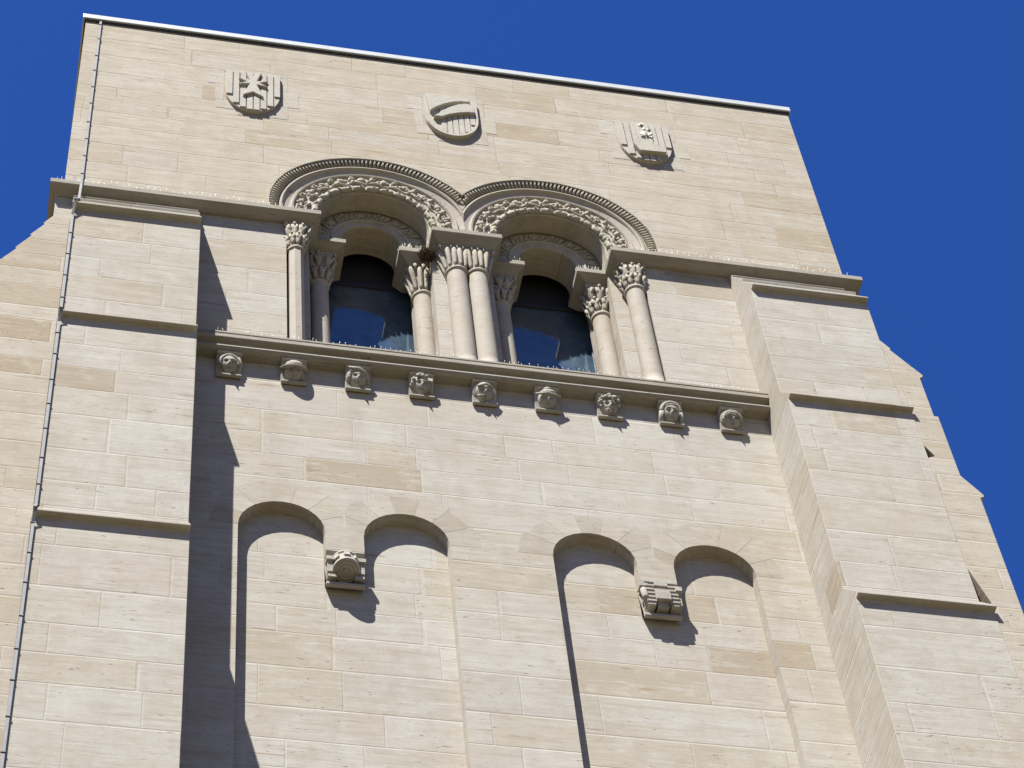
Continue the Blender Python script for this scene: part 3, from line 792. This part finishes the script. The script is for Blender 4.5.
# ------------------------------------------------------------------ lightning conductor
LC = empty('lightning_conductor', (-4.82, -.05, -8.0), label='grey metal strap running down the left corner of the tower', cat='lightning conductor')
sb = MB()
def strap(a, b_, w_=.015, t_=.005):
    a, b_ = Vector(a), Vector(b_); d = (b_-a)/2
    n_ = Vector((1, 0, 0)).cross(d).normalized()
    sb.obox((a+b_)/2, (w_, 0, 0), n_*t_, d)
strap((-4.80, -.022, -.05), (-4.795, -.022, ZA+.004)); strap((-4.795, -.03, ZA+.012), (-4.795, -.185, ZA+.012)); strap((-4.795, -.18, ZA+.01), (-4.795, -.18, ZA-.10))
strap((-4.795, -.18, ZA-.09), (-4.80, -.30, -5.3)); strap((-4.80, -.30, -5.3), (-4.835, -.625, -5.86)); strap((-4.835, -.62, -5.85), (-4.845, -.542, -6.1)); strap((-4.845, -.542, -6.1), (-4.845, -.542, -8.08))
strap((-4.845, -.542, -8.08), (-4.845, -.770, -8.43)); strap((-4.845, -.765, -8.42), (-4.845, -.692, -8.6)); strap((-4.845, -.692, -8.6), (-4.848, -.692, -11.86))
strap((-4.848, -.692, -11.86), (-4.85, -.983, -12.28)); strap((-4.85, -.98, -12.27), (-4.85, -.907, -12.45)); strap((-4.85, -.907, -12.45), (-4.86, -.907, -17.0))
sb.build('strap', M_strap, LC)
zz = -.15
while zz > -16.6:
    z = zz; zz -= .455
    if z > ZA: y, x = -.026, -4.798
    elif z > -5.95: continue
    elif z > -8.1: y, x = -.546, -4.845
    elif z > -8.45: y, x = -.546-.225*(-8.1-z)/.35, -4.845
    elif z > -11.87: y, x = -.696, -4.847
    elif z > -12.3: y, x = -.696-.29*(-11.87-z)/.43, -4.848
    else: y, x = -.911, -4.855
    dx_ = random.uniform(-.006, .006); dz_ = random.uniform(-.03, .03); MB().box(x+dx_-.022, x+dx_+.022, y-.008, y+.012, z+dz_-.005, z+dz_+.005).build('clip', M_clip, LC)

# ------------------------------------------------------------------ bird spikes
def spikes(pts, label, step=.075, h=.085, r=.0032):
    b = MB(); st = b
    for a, c_ in zip(pts[:-1], pts[1:]):
        a, c_ = Vector(a), Vector(c_); L_ = (c_-a).length; d = (c_-a).normalized(); nn = Vector((-d.y, d.x, 0)) if abs(d.z) < .9 else Vector((1, 0, 0))
        st.obox((a+c_)/2+Vector((0, 0, .004)), d*L_/2, nn*.012, (0, 0, .003))
        n_ = int(L_/step)
        for i in range(n_):
            p = a+d*(i+.5+random.uniform(-.15, .15))*step
            for q in (-1, 1):
                if random.random() < .12: continue
                tip = p+nn*q*random.uniform(.0, .035)+d*random.uniform(-.02, .02)+Vector((0, 0, h*random.uniform(.75, 1.1)))
                b.tube([p+Vector((0, 0, .005)), tip], [r, r*.6], 4)
    tag(b.build('bird_spike_strip', M_spike, fix=False), label, 'bird spikes', 'bird spike strips on the ledges')
zt = ZA+.002
spikes([(-5.14, -.135, zt), (-1.87, -.135, zt), (-1.87, .17, zt)], 'bird spikes along the cornice left of the windows')
spikes([(1.87, .17, zt), (1.87, -.135, zt), (5.14, -.135, zt)], 'bird spikes along the cornice right of the windows')
spikes([(-.42, .18, zt), (-.42, -.11, zt), (.42, -.11, zt), (.42, .18, zt)], 'bird spikes on the impost over the twin shafts', h=.07)
spikes([(-1.80, .235, zt), (-1.505, .235, zt), (-1.505, .32, zt)], 'bird spikes on the inner impost at the left of the left window', .06)
spikes([(-.778, .32, zt), (-.778, .235, zt), (-.46, .235, zt)], 'bird spikes on the inner impost above the nest', .04)
spikes([(.46, .235, zt), (.778, .235, zt), (.778, .32, zt)], 'bird spikes on the inner impost at the left of the right window', .06)
spikes([(1.505, .32, zt), (1.505, .235, zt), (1.80, .235, zt)], 'bird spikes on the inner impost at the right of the right window', .028)
spikes([(-3.1, -.17, -7.652), (3.36, -.17, -7.652)], 'bird spikes along the front of the long window sill', .06, .045, .0035)

# ------------------------------------------------------------------ nest
nb = MB(); nc = Vector((-.485, .15, -4.90))
for i in range(260):
    d = Vector((random.gauss(0, 1), random.gauss(0, 1), random.gauss(0, .9))).normalized()
    p = nc+Vector((d.x*.085, d.y*.07, d.z*.105))*random.uniform(.55, 1)
    t = Vector((random.gauss(0, 1), random.gauss(0, 1), random.gauss(0, .7))).normalized()*random.uniform(.03, .06)
    nb.tube([p-t, p+t*.2+Vector((0, 0, random.uniform(-.01, .01))), p+t], random.uniform(.003, .006), 4)
nb.ball(nc, (.07, .06, .085), 12, 8, .15)
tag(nb.build('bird_nest', M_twig, fix=False), 'dark twig bird nest wedged beside the fluted capital of the left window', 'nest')
